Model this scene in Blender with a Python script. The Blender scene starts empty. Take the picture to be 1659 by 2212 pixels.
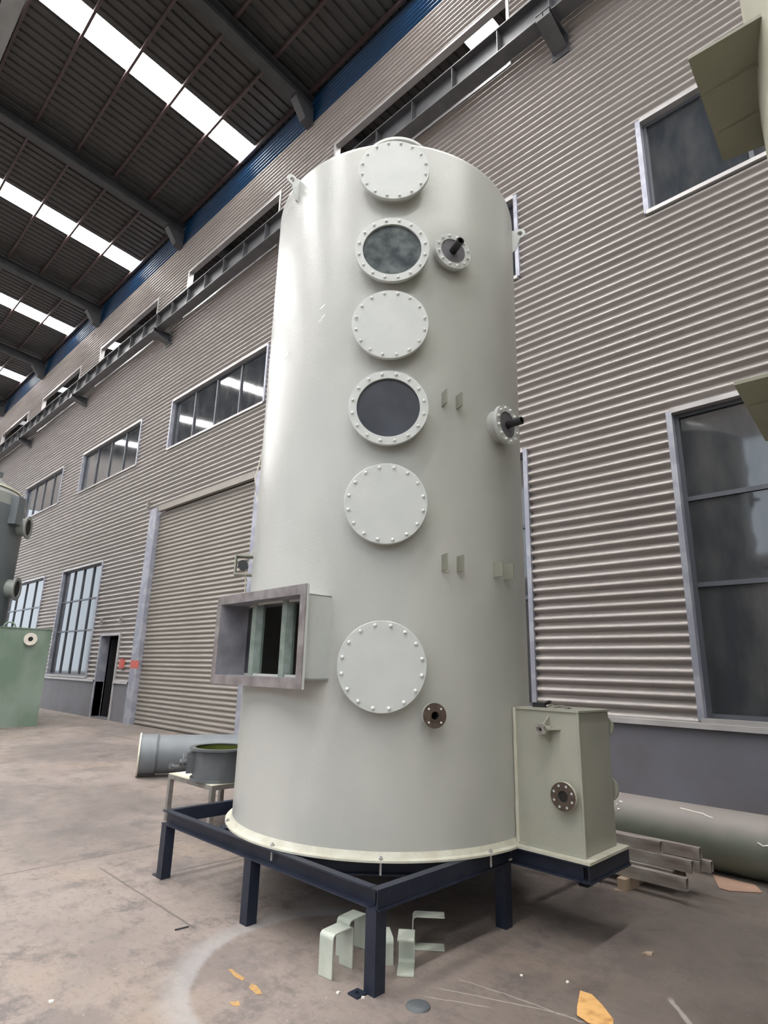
import bpy, math, random
from mathutils import Matrix, Vector
random.seed(7)
S = bpy.context.scene
COL = S.collection
PI = math.pi

# ------------------------------------------------------------------ camera
CAM_H = 1.6
F_PX, YAW, PITCH, ROLL = 1281.3, -0.77267, 0.26197, 0.025404
cd = bpy.data.cameras.new('camera'); cam = bpy.data.objects.new('camera', cd); COL.objects.link(cam)
cy, sy, cp, sp = math.cos(YAW), math.sin(YAW), math.cos(PITCH), math.sin(PITCH)
fw = Vector((sy*cp, cy*cp, sp)); rt = Vector((cy, -sy, 0)); up = rt.cross(fw)
cr, sr = math.cos(ROLL), math.sin(ROLL)
r2 = rt*cr + up*sr; u2 = up*cr - rt*sr
cam.matrix_world = Matrix(((r2.x, u2.x, -fw.x, 0), (r2.y, u2.y, -fw.y, 0), (r2.z, u2.z, -fw.z, CAM_H), (0, 0, 0, 1)))
cd.sensor_fit = 'VERTICAL'; cd.sensor_height = 36.0; cd.lens = F_PX/2212*36.0
cd.clip_start = 0.05; cd.clip_end = 500
S.camera = cam
# ------------------------------------------------------------------ view, world
S.view_settings.view_transform = 'Standard'; S.view_settings.look = 'None'
S.view_settings.gamma = 1.0; S.view_settings.use_curve_mapping = False
S.view_settings.exposure = 0.06
S.cycles.use_denoising = True
S.cycles.max_bounces = 8; S.cycles.diffuse_bounces = 5; S.cycles.glossy_bounces = 4
S.cycles.sample_clamp_indirect = 6.0
SKY_STRENGTH = 2.4
SKYLIGHT = 43.0
W = bpy.data.worlds.new('overcast_sky'); S.world = W; W.use_nodes = True
bg = W.node_tree.nodes['Background']; bg.inputs[0].default_value = (0.80, 0.90, 1.0, 1); bg.inputs[1].default_value = SKY_STRENGTH

# ------------------------------------------------------------------ materials
def mat(name, col, rough=0.5, metal=0.0, spec=0.5, col2=None, nscale=3.0, ndetail=4.0, bump=0.0, bscale=60.0, emit=0.0, stretch=(1, 1, 1), lo=0.35, hi=0.65, rvar=0.0):
    m = bpy.data.materials.new(name); m.use_nodes = True
    nt = m.node_tree; N = nt.nodes; L = nt.links
    b = N['Principled BSDF']
    b.inputs['Base Color'].default_value = (*col, 1); b.inputs['Roughness'].default_value = rough
    b.inputs['Metallic'].default_value = metal; b.inputs['Specular IOR Level'].default_value = spec
    tc = None
    if col2 or bump or rvar:
        tc = N.new('ShaderNodeTexCoord'); mp = N.new('ShaderNodeMapping'); mp.inputs['Scale'].default_value = stretch
        L.new(tc.outputs['Object'], mp.inputs[0])
    if col2:
        nz = N.new('ShaderNodeTexNoise'); nz.inputs['Scale'].default_value = nscale; nz.inputs['Detail'].default_value = ndetail
        L.new(mp.outputs[0], nz.inputs['Vector'])
        mr = N.new('ShaderNodeMapRange'); mr.inputs[1].default_value = lo; mr.inputs[2].default_value = hi
        L.new(nz.outputs[0], mr.inputs[0])
        mx = N.new('ShaderNodeMix'); mx.data_type = 'RGBA'
        mx.inputs[6].default_value = (*col, 1); mx.inputs[7].default_value = (*col2, 1)
        L.new(mr.outputs[0], mx.inputs[0]); L.new(mx.outputs[2], b.inputs['Base Color'])
        if rvar:
            m2 = N.new('ShaderNodeMapRange'); m2.inputs[3].default_value = rough-rvar; m2.inputs[4].default_value = rough+rvar
            L.new(nz.outputs[0], m2.inputs[0]); L.new(m2.outputs[0], b.inputs['Roughness'])
    if bump:
        n2 = N.new('ShaderNodeTexNoise'); n2.inputs['Scale'].default_value = bscale; n2.inputs['Detail'].default_value = 3
        L.new(mp.outputs[0], n2.inputs['Vector'])
        bp = N.new('ShaderNodeBump'); bp.inputs['Strength'].default_value = bump; bp.inputs['Distance'].default_value = 0.01
        L.new(n2.outputs[0], bp.inputs['Height']); L.new(bp.outputs[0], b.inputs['Normal'])
    if emit:
        b.inputs['Emission Color'].default_value = (1.0, 0.99, 0.975, 1); b.inputs['Emission Strength'].default_value = emit
    return m

M = {}
M['frp'] = mat('pale_fibreglass', (0.395, 0.403, 0.377), 0.30, col2=(0.45, 0.452, 0.422), nscale=1.6, ndetail=6, bump=0.12, bscale=90, stretch=(1, 1, 0.6), rvar=0.06)
M['frp_lid'] = mat('pale_fibreglass_lid', (0.465, 0.485, 0.468), 0.42, col2=(0.50, 0.515, 0.497), nscale=5, bump=0.08, bscale=120)
M['frp_seam'] = mat('cream_laminate', (0.48, 0.46, 0.375), 0.4, col2=(0.56, 0.55, 0.47), nscale=9, bump=0.3, bscale=40)
M['frp_box'] = mat('sump_fibreglass', (0.325, 0.325, 0.27), 0.42, col2=(0.36, 0.36, 0.30), nscale=3, bump=0.15, bscale=70)
M['bolt'] = mat('white_plastic_bolt', (0.72, 0.73, 0.71), 0.4)
M['sight'] = mat('clouded_sight_glass', (0.035, 0.045, 0.05), 0.6, spec=0.15, col2=(0.15, 0.17, 0.17), nscale=11, ndetail=8, lo=0.38, hi=0.8)
M['sight2'] = mat('dark_sight_glass', (0.028, 0.032, 0.042), 0.3, spec=0.25, col2=(0.05, 0.055, 0.07), nscale=3, ndetail=6)
M['pvc'] = mat('grey_plastic_plate', (0.10, 0.095, 0.11), 0.45, col2=(0.12, 0.115, 0.13), nscale=8)
M['black'] = mat('black_plastic_pipe', (0.015, 0.015, 0.017), 0.35)
M['bore'] = mat('dark_bore', (0.012, 0.010, 0.009), 0.8)
M['navy'] = mat('navy_painted_steel', (0.012, 0.016, 0.030), 0.42, spec=0.35, col2=(0.019, 0.024, 0.040), nscale=6, bump=0.1, bscale=60)
M['brown_face'] = mat('raw_brown_laminate', (0.055, 0.036, 0.026), 0.55, col2=(0.085, 0.06, 0.045), nscale=30)
M['grey_face'] = mat('raw_grey_laminate', (0.125, 0.105, 0.105), 0.5, col2=(0.22, 0.20, 0.20), nscale=9, ndetail=6)
M['duct_in'] = mat('duct_inner_laminate', (0.17, 0.165, 0.19), 0.4, col2=(0.27, 0.265, 0.29), nscale=6, ndetail=6)
M['post'] = mat('green_laminate_post', (0.13, 0.17, 0.145), 0.33, col2=(0.21, 0.25, 0.22), nscale=12, ndetail=6)
M['clad'] = mat('grey_brown_cladding', (0.305, 0.276, 0.259), 0.42, metal=0.25, col2=(0.34, 0.310, 0.292), nscale=1.2, ndetail=5, stretch=(0.3, 1, 3))
M['clad_blue'] = mat('blue_cladding', (0.003, 0.036, 0.095), 0.32, metal=0.2, col2=(0.004, 0.042, 0.11), nscale=2)
M['flash'] = mat('pale_flashing', (0.44, 0.42, 0.415), 0.38, metal=0.3, col2=(0.35, 0.335, 0.33), nscale=2, ndetail=6)
M['jamb'] = mat('lavender_steel_jamb', (0.27, 0.275, 0.325), 0.42, metal=0.3, col2=(0.36, 0.365, 0.41), nscale=4, ndetail=7, lo=0.45, hi=0.6)
M['dado'] = mat('slate_painted_render', (0.150, 0.150, 0.175), 0.45, col2=(0.130, 0.125, 0.135), nscale=1.7, ndetail=8, bump=0.1, bscale=30)
M['winframe'] = mat('dark_window_frame', (0.075, 0.08, 0.095), 0.4)
M['glass'] = mat('dusty_window_glass', (0.030, 0.034, 0.040), 0.05, spec=0.9, col2=(0.065, 0.066, 0.068), nscale=2.2, ndetail=8, stretch=(1.5, 1, 0.5), lo=0.4, hi=0.7)
M['slat'] = mat('beige_grey_shutter', (0.215, 0.192, 0.166), 0.45, metal=0.15, col2=(0.245, 0.22, 0.192), nscale=1.5, stretch=(0.4, 1, 3))
M['roof'] = mat('dark_roof_sheet', (0.026, 0.025, 0.024), 0.42, col2=(0.038, 0.036, 0.034), nscale=1.5)
M['steel'] = mat('dark_grey_steel', (0.032, 0.033, 0.037), 0.5, col2=(0.045, 0.046, 0.05), nscale=3)
M['crane'] = mat('weathered_crane_steel', (0.060, 0.061, 0.066), 0.45, col2=(0.085, 0.085, 0.09), nscale=3)
M['purlin'] = mat('dark_red_purlin', (0.050, 0.030, 0.030), 0.5, col2=(0.065, 0.042, 0.042), nscale=2)
M['gutter'] = mat('grey_gutter_steel', (0.30, 0.31, 0.31), 0.5, col2=(0.24, 0.25, 0.25), nscale=2)
M['skylight'] = mat('daylit_roof_panel', (0.9, 0.9, 0.86), 0.5, emit=SKYLIGHT)
M['gtank'] = mat('dark_grey_fibreglass', (0.105, 0.12, 0.125), 0.4, col2=(0.12, 0.135, 0.14), nscale=2)
M['gtank_roof'] = mat('grey_fibreglass_cap', (0.22, 0.235, 0.22), 0.45, col2=(0.26, 0.27, 0.25), nscale=2)
M['green'] = mat('green_fibreglass', (0.13, 0.185, 0.138), 0.4, col2=(0.23, 0.28, 0.235), nscale=1.3, ndetail=7, stretch=(1, 1, 0.5))
M['green_pipe'] = mat('dusty_green_pipe', (0.115, 0.135, 0.105), 0.5, col2=(0.17, 0.18, 0.15), nscale=2.5, ndetail=8)
nt = M['green_pipe'].node_tree; N = nt.nodes; b_ = N['Principled BSDF']
old = b_.inputs['Base Color'].links[0].from_socket
sx_ = N.new('ShaderNodeSeparateXYZ'); tc_ = N.new('ShaderNodeTexCoord'); nt.links.new(tc_.outputs['Object'], sx_.inputs[0])
dn = N.new('ShaderNodeTexNoise'); dn.inputs['Scale'].default_value = 3.0; nt.links.new(tc_.outputs['Object'], dn.inputs['Vector'])
ad = N.new('ShaderNodeMath'); ad.operation = 'MULTIPLY_ADD'; ad.inputs[1].default_value = 0.12; nt.links.new(dn.outputs[0], ad.inputs[0]); nt.links.new(sx_.outputs[2], ad.inputs[2])
mr_ = N.new('ShaderNodeMapRange'); mr_.inputs[1].default_value = 0.34; mr_.inputs[2].default_value = 0.50; nt.links.new(ad.outputs[0], mr_.inputs[0])
mx_ = N.new('ShaderNodeMix'); mx_.data_type = 'RGBA'; mx_.inputs[7].default_value = (0.255, 0.225, 0.21, 1)
nt.links.new(mr_.outputs[0], mx_.inputs[0]); nt.links.new(old, mx_.inputs[6]); nt.links.new(mx_.outputs[2], b_.inputs['Base Color'])
M['grey_pipe'] = mat('grey_duct', (0.155, 0.17, 0.185), 0.40, col2=(0.185, 0.20, 0.215), nscale=4)
M['damper'] = mat('dark_grey_duct', (0.085, 0.092, 0.10), 0.42, col2=(0.11, 0.12, 0.125), nscale=6)
M['moss'] = mat('green_inner_resin', (0.10, 0.13, 0.02), 0.35, col2=(0.06, 0.08, 0.012), nscale=6)
M['olive'] = mat('olive_fibreglass', (0.20, 0.20, 0.145), 0.5, col2=(0.235, 0.23, 0.17), nscale=3, bump=0.25, bscale=25)
M['olive_body'] = mat('pale_olive_fibreglass', (0.36, 0.355, 0.27), 0.45, col2=(0.41, 0.40, 0.32), nscale=2, bump=0.1, bscale=40)
M['galv'] = mat('dusty_steel_tube', (0.42, 0.39, 0.36), 0.5, metal=0.3, col2=(0.20, 0.155, 0.135), nscale=9, ndetail=8, lo=0.45, hi=0.7, stretch=(.3, 1, 1))
M['table'] = mat('grey_bench_steel', (0.25, 0.235, 0.22), 0.5, metal=0.2, col2=(0.18, 0.165, 0.15), nscale=8)
M['cream'] = mat('cream_sheet', (0.72, 0.69, 0.56), 0.6)
M['wood'] = mat('pale_timber', (0.50, 0.40, 0.30), 0.7, col2=(0.40, 0.30, 0.21), nscale=12, stretch=(1, 1, 0.1))
M['card'] = mat('brown_cardboard', (0.36, 0.225, 0.165), 0.8, col2=(0.32, 0.20, 0.15), nscale=5)
M['leaf'] = mat('orange_wrapping_scrap', (0.72, 0.42, 0.16), 0.6, col2=(0.45, 0.22, 0.07), nscale=14, ndetail=6, lo=0.5, hi=0.72)
M['yellow'] = mat('worn_yellow_paint', (0.52, 0.29, 0.07), 0.6, col2=(0.33, 0.21, 0.11), nscale=25)
M['red'] = mat('faded_red_paint', (0.50, 0.10, 0.075), 0.5, col2=(0.40, 0.09, 0.07), nscale=12)
M['white'] = mat('white_chip', (0.75, 0.72, 0.66), 0.6)
M['string'] = mat('cream_cord', (0.62, 0.58, 0.50), 0.7)
M['clip'] = mat('clip_fibreglass', (0.27, 0.27, 0.22), 0.45)
M['bracket'] = mat('grey_green_bracket', (0.40, 0.44, 0.38), 0.5, col2=(0.50, 0.53, 0.46), nscale=8, ndetail=6)
M['valve'] = mat('dull_steel_flange', (0.14, 0.125, 0.11), 0.4, metal=0.6, col2=(0.40, 0.38, 0.34), nscale=30)
M['raincap'] = mat('raw_white_flange', (0.68, 0.62, 0.53), 0.5, col2=(0.55, 0.52, 0.46), nscale=20)

def floor_mat():
    m = bpy.data.materials.new('worn_concrete_floor'); m.use_nodes = True
    nt = m.node_tree; N = nt.nodes; L = nt.links; b = N['Principled BSDF']
    tc = N.new('ShaderNodeTexCoord'); P = tc.outputs['Object']
    def noise(sc, det=6, ro=0.6, st=None):
        v = P
        if st:
            mp = N.new('ShaderNodeMapping'); mp.inputs['Scale'].default_value = st; L.new(P, mp.inputs[0]); v = mp.outputs[0]
        n = N.new('ShaderNodeTexNoise'); n.inputs['Scale'].default_value = sc; n.inputs['Detail'].default_value = det; n.inputs['Roughness'].default_value = ro
        L.new(v, n.inputs['Vector']); return n.outputs[0]
    def rng(v, a, c, d=0.0, e=1.0, smooth=True):
        n = N.new('ShaderNodeMapRange'); n.inputs[1].default_value = a; n.inputs[2].default_value = c; n.inputs[3].default_value = d; n.inputs[4].default_value = e
        if smooth: n.interpolation_type = 'SMOOTHSTEP'
        L.new(v, n.inputs[0]); return n.outputs[0]
    def mth(op, a, c=None):
        n = N.new('ShaderNodeMath'); n.operation = op
        for i, v in enumerate((a, c)):
            if v is None: continue
            if isinstance(v, (int, float)): n.inputs[i].default_value = v
            else: L.new(v, n.inputs[i])
        return n.outputs[0]
    def mix(f, a, c):
        n = N.new('ShaderNodeMix'); n.data_type = 'RGBA'
        L.new(f, n.inputs[0])
        for i, v in ((6, a), (7, c)):
            if isinstance(v, tuple): n.inputs[i].default_value = (*v, 1)
            else: L.new(v, n.inputs[i])
        return n.outputs[2]
    big = rng(noise(0.32, 5), 0.38, 0.62)
    c = mix(big, (0.160, 0.132, 0.118), (0.262, 0.214, 0.190))
    warm = rng(noise(0.8, 5, 0.6, (1, 1.3, 1)), 0.5, 0.68)
    c = mix(mth('MULTIPLY', warm, 0.55), c, (0.27, 0.205, 0.158))
    med = rng(noise(3.0, 10, 0.78), 0.50, 0.64)
    c = mix(mth('MULTIPLY', med, 0.8), c, (0.095, 0.080, 0.077))
    fine = rng(noise(13, 10, 0.8, (1, 1.5, 1)), 0.50, 0.66)
    c = mix(mth('MULTIPLY', fine, 0.75), c, (0.12, 0.105, 0.10))
    blot = rng(noise(1.3, 9, 0.7, (1, 1.2, 1)), 0.50, 0.60)
    c = mix(mth('MULTIPLY', blot, 0.55), c, (0.125, 0.105, 0.10))
    chips = rng(noise(26, 4, 0.6), 0.66, 0.72)
    c = mix(mth('MULTIPLY', chips, 0.6), c, (0.42, 0.38, 0.35))
    # darker right of the tower: weak light and dust put into the colour
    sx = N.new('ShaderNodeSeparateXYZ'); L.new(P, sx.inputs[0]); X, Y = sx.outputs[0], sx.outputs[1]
    dim_dusty = rng(mth('ADD', X, mth('MULTIPLY', noise(1.1, 4), 1.2)), -2.3, -0.9)
    c = mix(mth('MULTIPLY', dim_dusty, 0.6), c, (0.115, 0.095, 0.082))
    # pale swept arc beside the front leg
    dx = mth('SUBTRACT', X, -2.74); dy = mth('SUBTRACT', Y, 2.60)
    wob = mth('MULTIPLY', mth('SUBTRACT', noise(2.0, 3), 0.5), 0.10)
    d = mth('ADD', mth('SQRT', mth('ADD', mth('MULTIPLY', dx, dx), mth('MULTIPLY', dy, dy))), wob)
    band = mth('MULTIPLY', rng(d, 0.79, 0.83), rng(d, 1.02, 0.84))
    band = mth('MULTIPLY', band, rng(mth('ADD', X, mth('MULTIPLY', Y, 0.35)), -1.95, -2.35))
    c = mix(mth('MULTIPLY', band, 0.55), c, (0.345, 0.335, 0.335))
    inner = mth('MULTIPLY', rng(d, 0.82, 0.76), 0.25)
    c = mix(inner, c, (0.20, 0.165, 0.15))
    # slab joints and cracks
    def line(x0, y0, x1, y1, w, rag=0.02):
        L2 = math.hypot(x1-x0, y1-y0); ux, uy = (x1-x0)/L2, (y1-y0)/L2
        a = mth('SUBTRACT', X, x0); bb = mth('SUBTRACT', Y, y0)
        t = mth('ADD', mth('MULTIPLY', a, ux), mth('MULTIPLY', bb, uy))
        n_ = mth('ABSOLUTE', mth('ADD', mth('SUBTRACT', mth('MULTIPLY', a, uy), mth('MULTIPLY', bb, ux)), mth('MULTIPLY', mth('SUBTRACT', noise(6, 3), 0.5), rag)))
        s = mth('MULTIPLY', rng(n_, w, w*0.35), mth('MULTIPLY', rng(t, -0.03, 0.03), rng(t, L2+0.03, L2-0.03)))
        return s
    dark = mth('MAXIMUM', line(-5.69, 0.6, -5.69, 3.2, 0.016), line(-4.91, 2.72, -4.87, 4.6, 0.022))
    dark = mth('MAXIMUM', dark, line(-5.38, 2.32, -3.8, 2.30, 0.014))
    dark = mth('MAXIMUM', dark, line(-12, 1.0, -12.2, 7.6, 0.03))
    dark = mth('MAXIMUM', dark, line(-16.6, 6.1, -12.5, 6.3, 0.03))
    c = mix(mth('MULTIPLY', dark, 0.7), c, (0.075, 0.062, 0.055))
    pale = mth('MAXIMUM', line(-2.30, 2.86, -1.72, 3.12, 0.006), line(-2.28, 3.02, -1.62, 3.13, 0.006, 0.06))
    pale = mth('MAXIMUM', pale, line(-2.30, 2.74, -2.02, 2.90, 0.006, 0.05))
    pale = mth('MAXIMUM', pale, line(-1.41, 3.66, -1.24, 3.46, 0.02, 0.05))
    c = mix(mth('MULTIPLY', pale, 0.6), c, (0.48, 0.44, 0.40))
    L.new(c, b.inputs['Base Color'])
    L.new(rng(noise(2.2, 6), 0.3, 0.7, 0.48, 0.72), b.inputs['Roughness'])
    bp = N.new('ShaderNodeBump'); bp.inputs['Strength'].default_value = 0.5; bp.inputs['Distance'].default_value = 0.006
    L.new(noise(16, 8, 0.7), bp.inputs['Height']); L.new(bp.outputs[0], b.inputs['Normal'])
    return m
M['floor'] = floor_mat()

# ------------------------------------------------------------------ mesh helpers (world coordinates)
I4 = Matrix.Identity(4)
def T(x, y, z): return Matrix.Translation((x, y, z))
def RX(a): return Matrix.Rotation(a, 4, 'X')
def RY(a): return Matrix.Rotation(a, 4, 'Y')
def RZ(a): return Matrix.Rotation(a, 4, 'Z')
class MB:
    def __init__(s): s.v = []; s.f = []; s.sm = []
    def add(s, vs, fs, smooth=False, m=I4):
        n = len(s.v); s.v += [m @ Vector(p) for p in vs]
        s.f += [tuple(i+n for i in f) for f in fs]; s.sm += [smooth]*len(fs); return s
    def box(s, x0, y0, z0, x1, y1, z1, m=I4):
        vs = [(x, y, z) for z in (z0, z1) for y in (y0, y1) for x in (x0, x1)]
        return s.add(vs, [(0, 2, 3, 1), (4, 5, 7, 6), (0, 1, 5, 4), (2, 6, 7, 3), (0, 4, 6, 2), (1, 3, 7, 5)], False, m)
    def lathe(s, prof, n=48, m=I4, smooth=True, cap=True, a0=0, a1=2*PI, skip=None):
        """prof: list of (r, z); every segment gets its own vertices so edges stay crisp"""
        full = abs(a1-a0-2*PI) < 1e-6
        for k in range(len(prof)-1):
            (ra, za), (rb, zb) = prof[k], prof[k+1]
            cnt = n if full else n+1
            vs = []
            for i in range(cnt):
                a = a0+(a1-a0)*i/n
                vs.append((ra*math.cos(a), ra*math.sin(a), za))
            for i in range(cnt):
                a = a0+(a1-a0)*i/n
                vs.append((rb*math.cos(a), rb*math.sin(a), zb))
            fs = []
            for i in range(n):
                if skip and skip(i, k): continue
                j = (i+1) % cnt
                fs.append((i, j, cnt+j, cnt+i))
            s.add(vs, fs, smooth and k is not None, m)
        return s
    def cyl(s, r, z0, z1, n=32, m=I4, r2=None):
        r2 = r if r2 is None else r2
        s.lathe([(r, z0), (r2, z1)], n, m)
        for rr, z, rev in ((r, z0, 1), (r2, z1, 0)):
            vs = [(rr*math.cos(2*PI*i/n), rr*math.sin(2*PI*i/n), z) for i in range(n)]
            s.add(vs, [tuple(range(n))[::-1] if rev else tuple(range(n))], False, m)
        return s
    def ring(s, ri, ro, z0, z1, n=48, m=I4):
        return s.lathe([(ro, z0), (ro, z1), (ri, z1), (ri, z0), (ro, z0)], n, m)
    def prism(s, pts, z0, z1, m=I4):
        n = len(pts); vs = [(x, y, z0) for x, y in pts]+[(x, y, z1) for x, y in pts]
        fs = [tuple(range(n))[::-1], tuple(range(n, 2*n))]+[(i, (i+1) % n, n+(i+1) % n, n+i) for i in range(n)]
        return s.add(vs, fs, False, m)
    def path(s, pts, r, n=8):
        P = [Vector(p) for p in pts]; rings = []
        for i, p in enumerate(P):
            d = (P[min(i+1, len(P)-1)]-P[max(i-1, 0)]).normalized()
            a = d.cross(Vector((0, 0, 1)));
            if a.length < 0.05: a = d.cross(Vector((1, 0, 0)))
            a.normalize(); b = d.cross(a)
            rings.append([p+(a*math.cos(2*PI*k/n)+b*math.sin(2*PI*k/n))*r for k in range(n)])
        vs = [q for R in rings for q in R]; fs = []
        for i in range(len(P)-1):
            for k in range(n):
                fs.append((i*n+k, i*n+(k+1) % n, (i+1)*n+(k+1) % n, (i+1)*n+k))
        return s.add(vs, fs, True)
    def strip(s, pts, x0, x1, th, m=I4, smooth=False):
        """bent plate: centre line pts in (y,z), from x0 to x1, thickness th"""
        n = len(pts); out = []
        for i in range(n):
            a = Vector(pts[max(i-1, 0)]); b = Vector(pts[min(i+1, n-1)]); d = (b-a).normalized(); q = Vector((-d.y, d.x))*th/2
            p = Vector(pts[i]); out.append((p+q, p-q))
        loop = [o[0] for o in out]+[o[1] for o in reversed(out)]
        k = len(loop)
        vs = [(x0, p.x, p.y) for p in loop]+[(x1, p.x, p.y) for p in loop]
        fs = [(i, (i+1) % k, k+(i+1) % k, k+i) for i in range(k)]
        for i in range(n-1):
            fs.append((i, k-1-i, k-2-i, i+1)); fs.append((k+i, k+i+1, 2*k-2-i, 2*k-1-i))
        return s.add(vs, fs, smooth, m)
    def mesh(s, name, material, org=(0, 0, 0)):
        me = bpy.data.meshes.new(name); o = Vector(org)
        me.from_pydata([tuple(p-o) for p in s.v], [], s.f)
        me.polygons.foreach_set('use_smooth', s.sm); me.materials.append(material); me.update()
        return me
ORG = {}
def put(o, parent=None):
    COL.objects.link(o)
    if parent is not None: o.parent = parent
    return o
def part(name, mb, material, parent, label=None, stuff=False):
    org = ORG[parent.name]
    o = bpy.data.objects.new(name, mb.mesh(name, material, org)); put(o, parent); ORG[o.name] = org
    if label: o['label'] = label
    if stuff: o['kind'] = 'stuff'
    return o
def inst(name, me, mtx, parent, label=None):
    """an object sharing mesh data, placed by a world matrix"""
    o = bpy.data.objects.new(name, me); put(o, parent); ORG[o.name] = ORG[parent.name]
    o.matrix_basis = Matrix.Translation(-Vector(ORG[parent.name])) @ mtx
    if label: o['label'] = label
    return o
def tag(o, label, cat, group=None):
    o['label'] = label; o['category'] = cat
    if group: o['group'] = group
def thing(name, loc, label, cat, group=None):
    o = bpy.data.objects.new(name, None); o.empty_display_size = 0.1; COL.objects.link(o); o.location = loc; ORG[o.name] = tuple(loc)
    tag(o, label, cat, group); return o
def solo(name, mb, material, loc, label, cat, group=None):
    o = bpy.data.objects.new(name, mb.mesh(name, material, loc)); COL.objects.link(o); o.location = loc; ORG[o.name] = tuple(loc)
    tag(o, label, cat, group); return o
def struct(name, mb, material):
    o = bpy.data.objects.new(name, mb.mesh(name, material)) if mb else bpy.data.objects.new(name, None)
    COL.objects.link(o); ORG[o.name] = (0, 0, 0); o['kind'] = 'structure'; return o

# ================================================================== LARGE STRUCTURE
WY = 7.70            # plane of the cladding
XL, XR = -46.0, 19.0
PITCH_Z, AMP = 0.1372, 0.027
mb = MB(); mb.add([(-140, -90, 0), (90, -90, 0), (90, 60, 0), (-140, 60, 0)], [(0, 1, 2, 3)])
floor = struct('floor', mb, M['floor'])

WX = [(-39.0, -34.1), (-31.75, -26.7), (-24.4, -19.2), (-16.92, -11.85), (-9.5, -4.5), (-2.3, 2.75), (5.1, 10.1)]   # window bays
holes = []
for a, b in WX:
    holes += [(a, b, 8.1, 9.68), (a, b, 12.75, 14.45)]
LOWER = [(-39.0, -34.1, 1.2, 4.95), (-31.75, -26.7, 1.2, 4.95), (-24.5, -20.8, 1.2, 4.95), (-9.5, -4.5, 1.17, 4.93), (-2.3, 2.75, 1.17, 4.93), (5.1, 10.1, 1.17, 4.93)]
holes += LOWER
DOOR_P = (-19.92, -18.58, 0, 2.47); holes.append(DOOR_P)
DOOR_R = (-17.52, -11.30, 0, 6.22); holes.append(DOOR_R)
def corr(z): return WY - 0.031*math.sin(2*PI*(z-4.94)/PITCH_Z) - 0.004*math.sin(4*PI*(z-4.94)/PITCH_Z+0.9)
def cut_spans(x0, x1, z0, z1, hs):
    out = [(z0, z1)]
    for a, b, c, d in hs:
        if a < x1-1e-4 and b > x0+1e-4:
            nxt = []
            for p, q in out:
                if d <= p or c >= q: nxt.append((p, q)); continue
                if c > p: nxt.append((p, c))
                if d < q: nxt.append((d, q))
            out = nxt
    return out
# dado wall (below the cladding) with its two door openings
mb = MB()
for a, b in ((XL, DOOR_P[0]), (DOOR_P[1], DOOR_R[0]), (DOOR_R[1], XR)):
    mb.box(a, WY-0.02, 0, b, WY+0.22, 1.06)
wall = struct('wall_back', mb, M['dado'])
xs = sorted({XL, XR} | {h[0] for h in holes} | {h[1] for h in holes})
for a, b in zip(xs[:-1], xs[1:]):
    for z0, z1 in cut_spans(a, b, 1.08, 16.0, holes):
        if z1-z0 < 0.05: continue
        n = max(2, int((z1-z0)/PITCH_Z*14)); pts = [z0+(z1-z0)*i/n for i in range(n+1)]
        m = MB(); vs = []
        for z in pts: vs += [(a, corr(z), z), (b, corr(z), z)]
        m.add(vs, [(2*i, 2*i+1, 2*i+3, 2*i+2) for i in range(n)], True)
        part('cladding_sheet', m, M['clad'], wall)
# blue band under the eaves
m = MB(); n = 7*12; vs = []
for i in range(n+1):
    z = 16.0+0.95*i/n; vs += [(XL, corr(z)-0.006, z), (XR, corr(z)-0.006, z)]
m.add(vs, [(2*i, 2*i+1, 2*i+3, 2*i+2) for i in range(n)], True)
part('eaves_cladding', m, M['clad_blue'], wall, 'blue corrugated band under the roof')
# screw heads on the cladding
m = MB()
for sx in [-44+1.47*i for i in range(38)]:
    for k in range(0, 108, 2):
        z = 1.2+k*PITCH_Z+0.045
        if any(a-0.05 < sx < b+0.05 and c-0.05 < z < d+0.05 for a, b, c, d in holes): continue
        jx = sx+random.uniform(-.015, .015); y = WY-0.024; r = 0.008
        m.add([(jx-r, y, z), (jx, y, z-r), (jx+r, y, z), (jx, y, z+r), (jx, y-0.007, z)], [(0, 1, 4), (1, 2, 4), (2, 3, 4), (3, 0, 4)])
part('screw_heads', m, M['steel'], wall, stuff=True)
# drip ledge between cladding and dado
for i, (a, b) in enumerate(((XL, DOOR_P[0]-0.08), (DOOR_P[1]+0.06, DOOR_R[0]), (DOOR_R[1], XR))):
    m = MB(); m.add([(a, WY+.02, 1.13), (b, WY+.02, 1.13), (a, WY-.075, 1.115), (b, WY-.075, 1.115), (a, WY-.08, 1.055), (b, WY-.08, 1.055), (a, WY-.01, 1.05), (b, WY-.01, 1.05)],
                    [(0, 2, 3, 1), (2, 4, 5, 3), (4, 6, 7, 5)])
    part('drip_ledge', m, M['flash'], wall)
# backing wall of the neighbouring hall
m = MB()
m.box(XL, 22.0, 0, XR+6, 22.2, 18.5)
struct('wall_far', m, M['steel'])
m = MB(); m.box(XR+6, -17, 0, XR+6.2, 22, 2.0); m.box(XR+6, -17, 15.5, XR+6.2, 22, 19.5); m.box(XR+6, 7.9, 2.0, XR+6.2, 22, 15.5)
wr = struct('wall_right', m, M['clad'])  # unseen end wall, its opening shaped to bring in light from the right
m = MB(); m.box(XL, -17.2, 0, XR+6, -17.0, 7.5); m.box(XL, -17.2, 13.5, XR+6, -17.0, 19.4)
struct('wall_front', m, M['clad'])  # unseen hall wall, its high gap shaped to let sky light in from above
m = MB(); m.box(XL-.2, -17, 0, XL, -1.5, 19); m.box(XL-.2, -1.5, 12, XL, 22, 19); m.box(XL-.2, 6.8, 0, XL, 22, 12)
struct('wall_left', m, M['clad'])  # unseen end wall, closed around its opening to cut the side light

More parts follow.
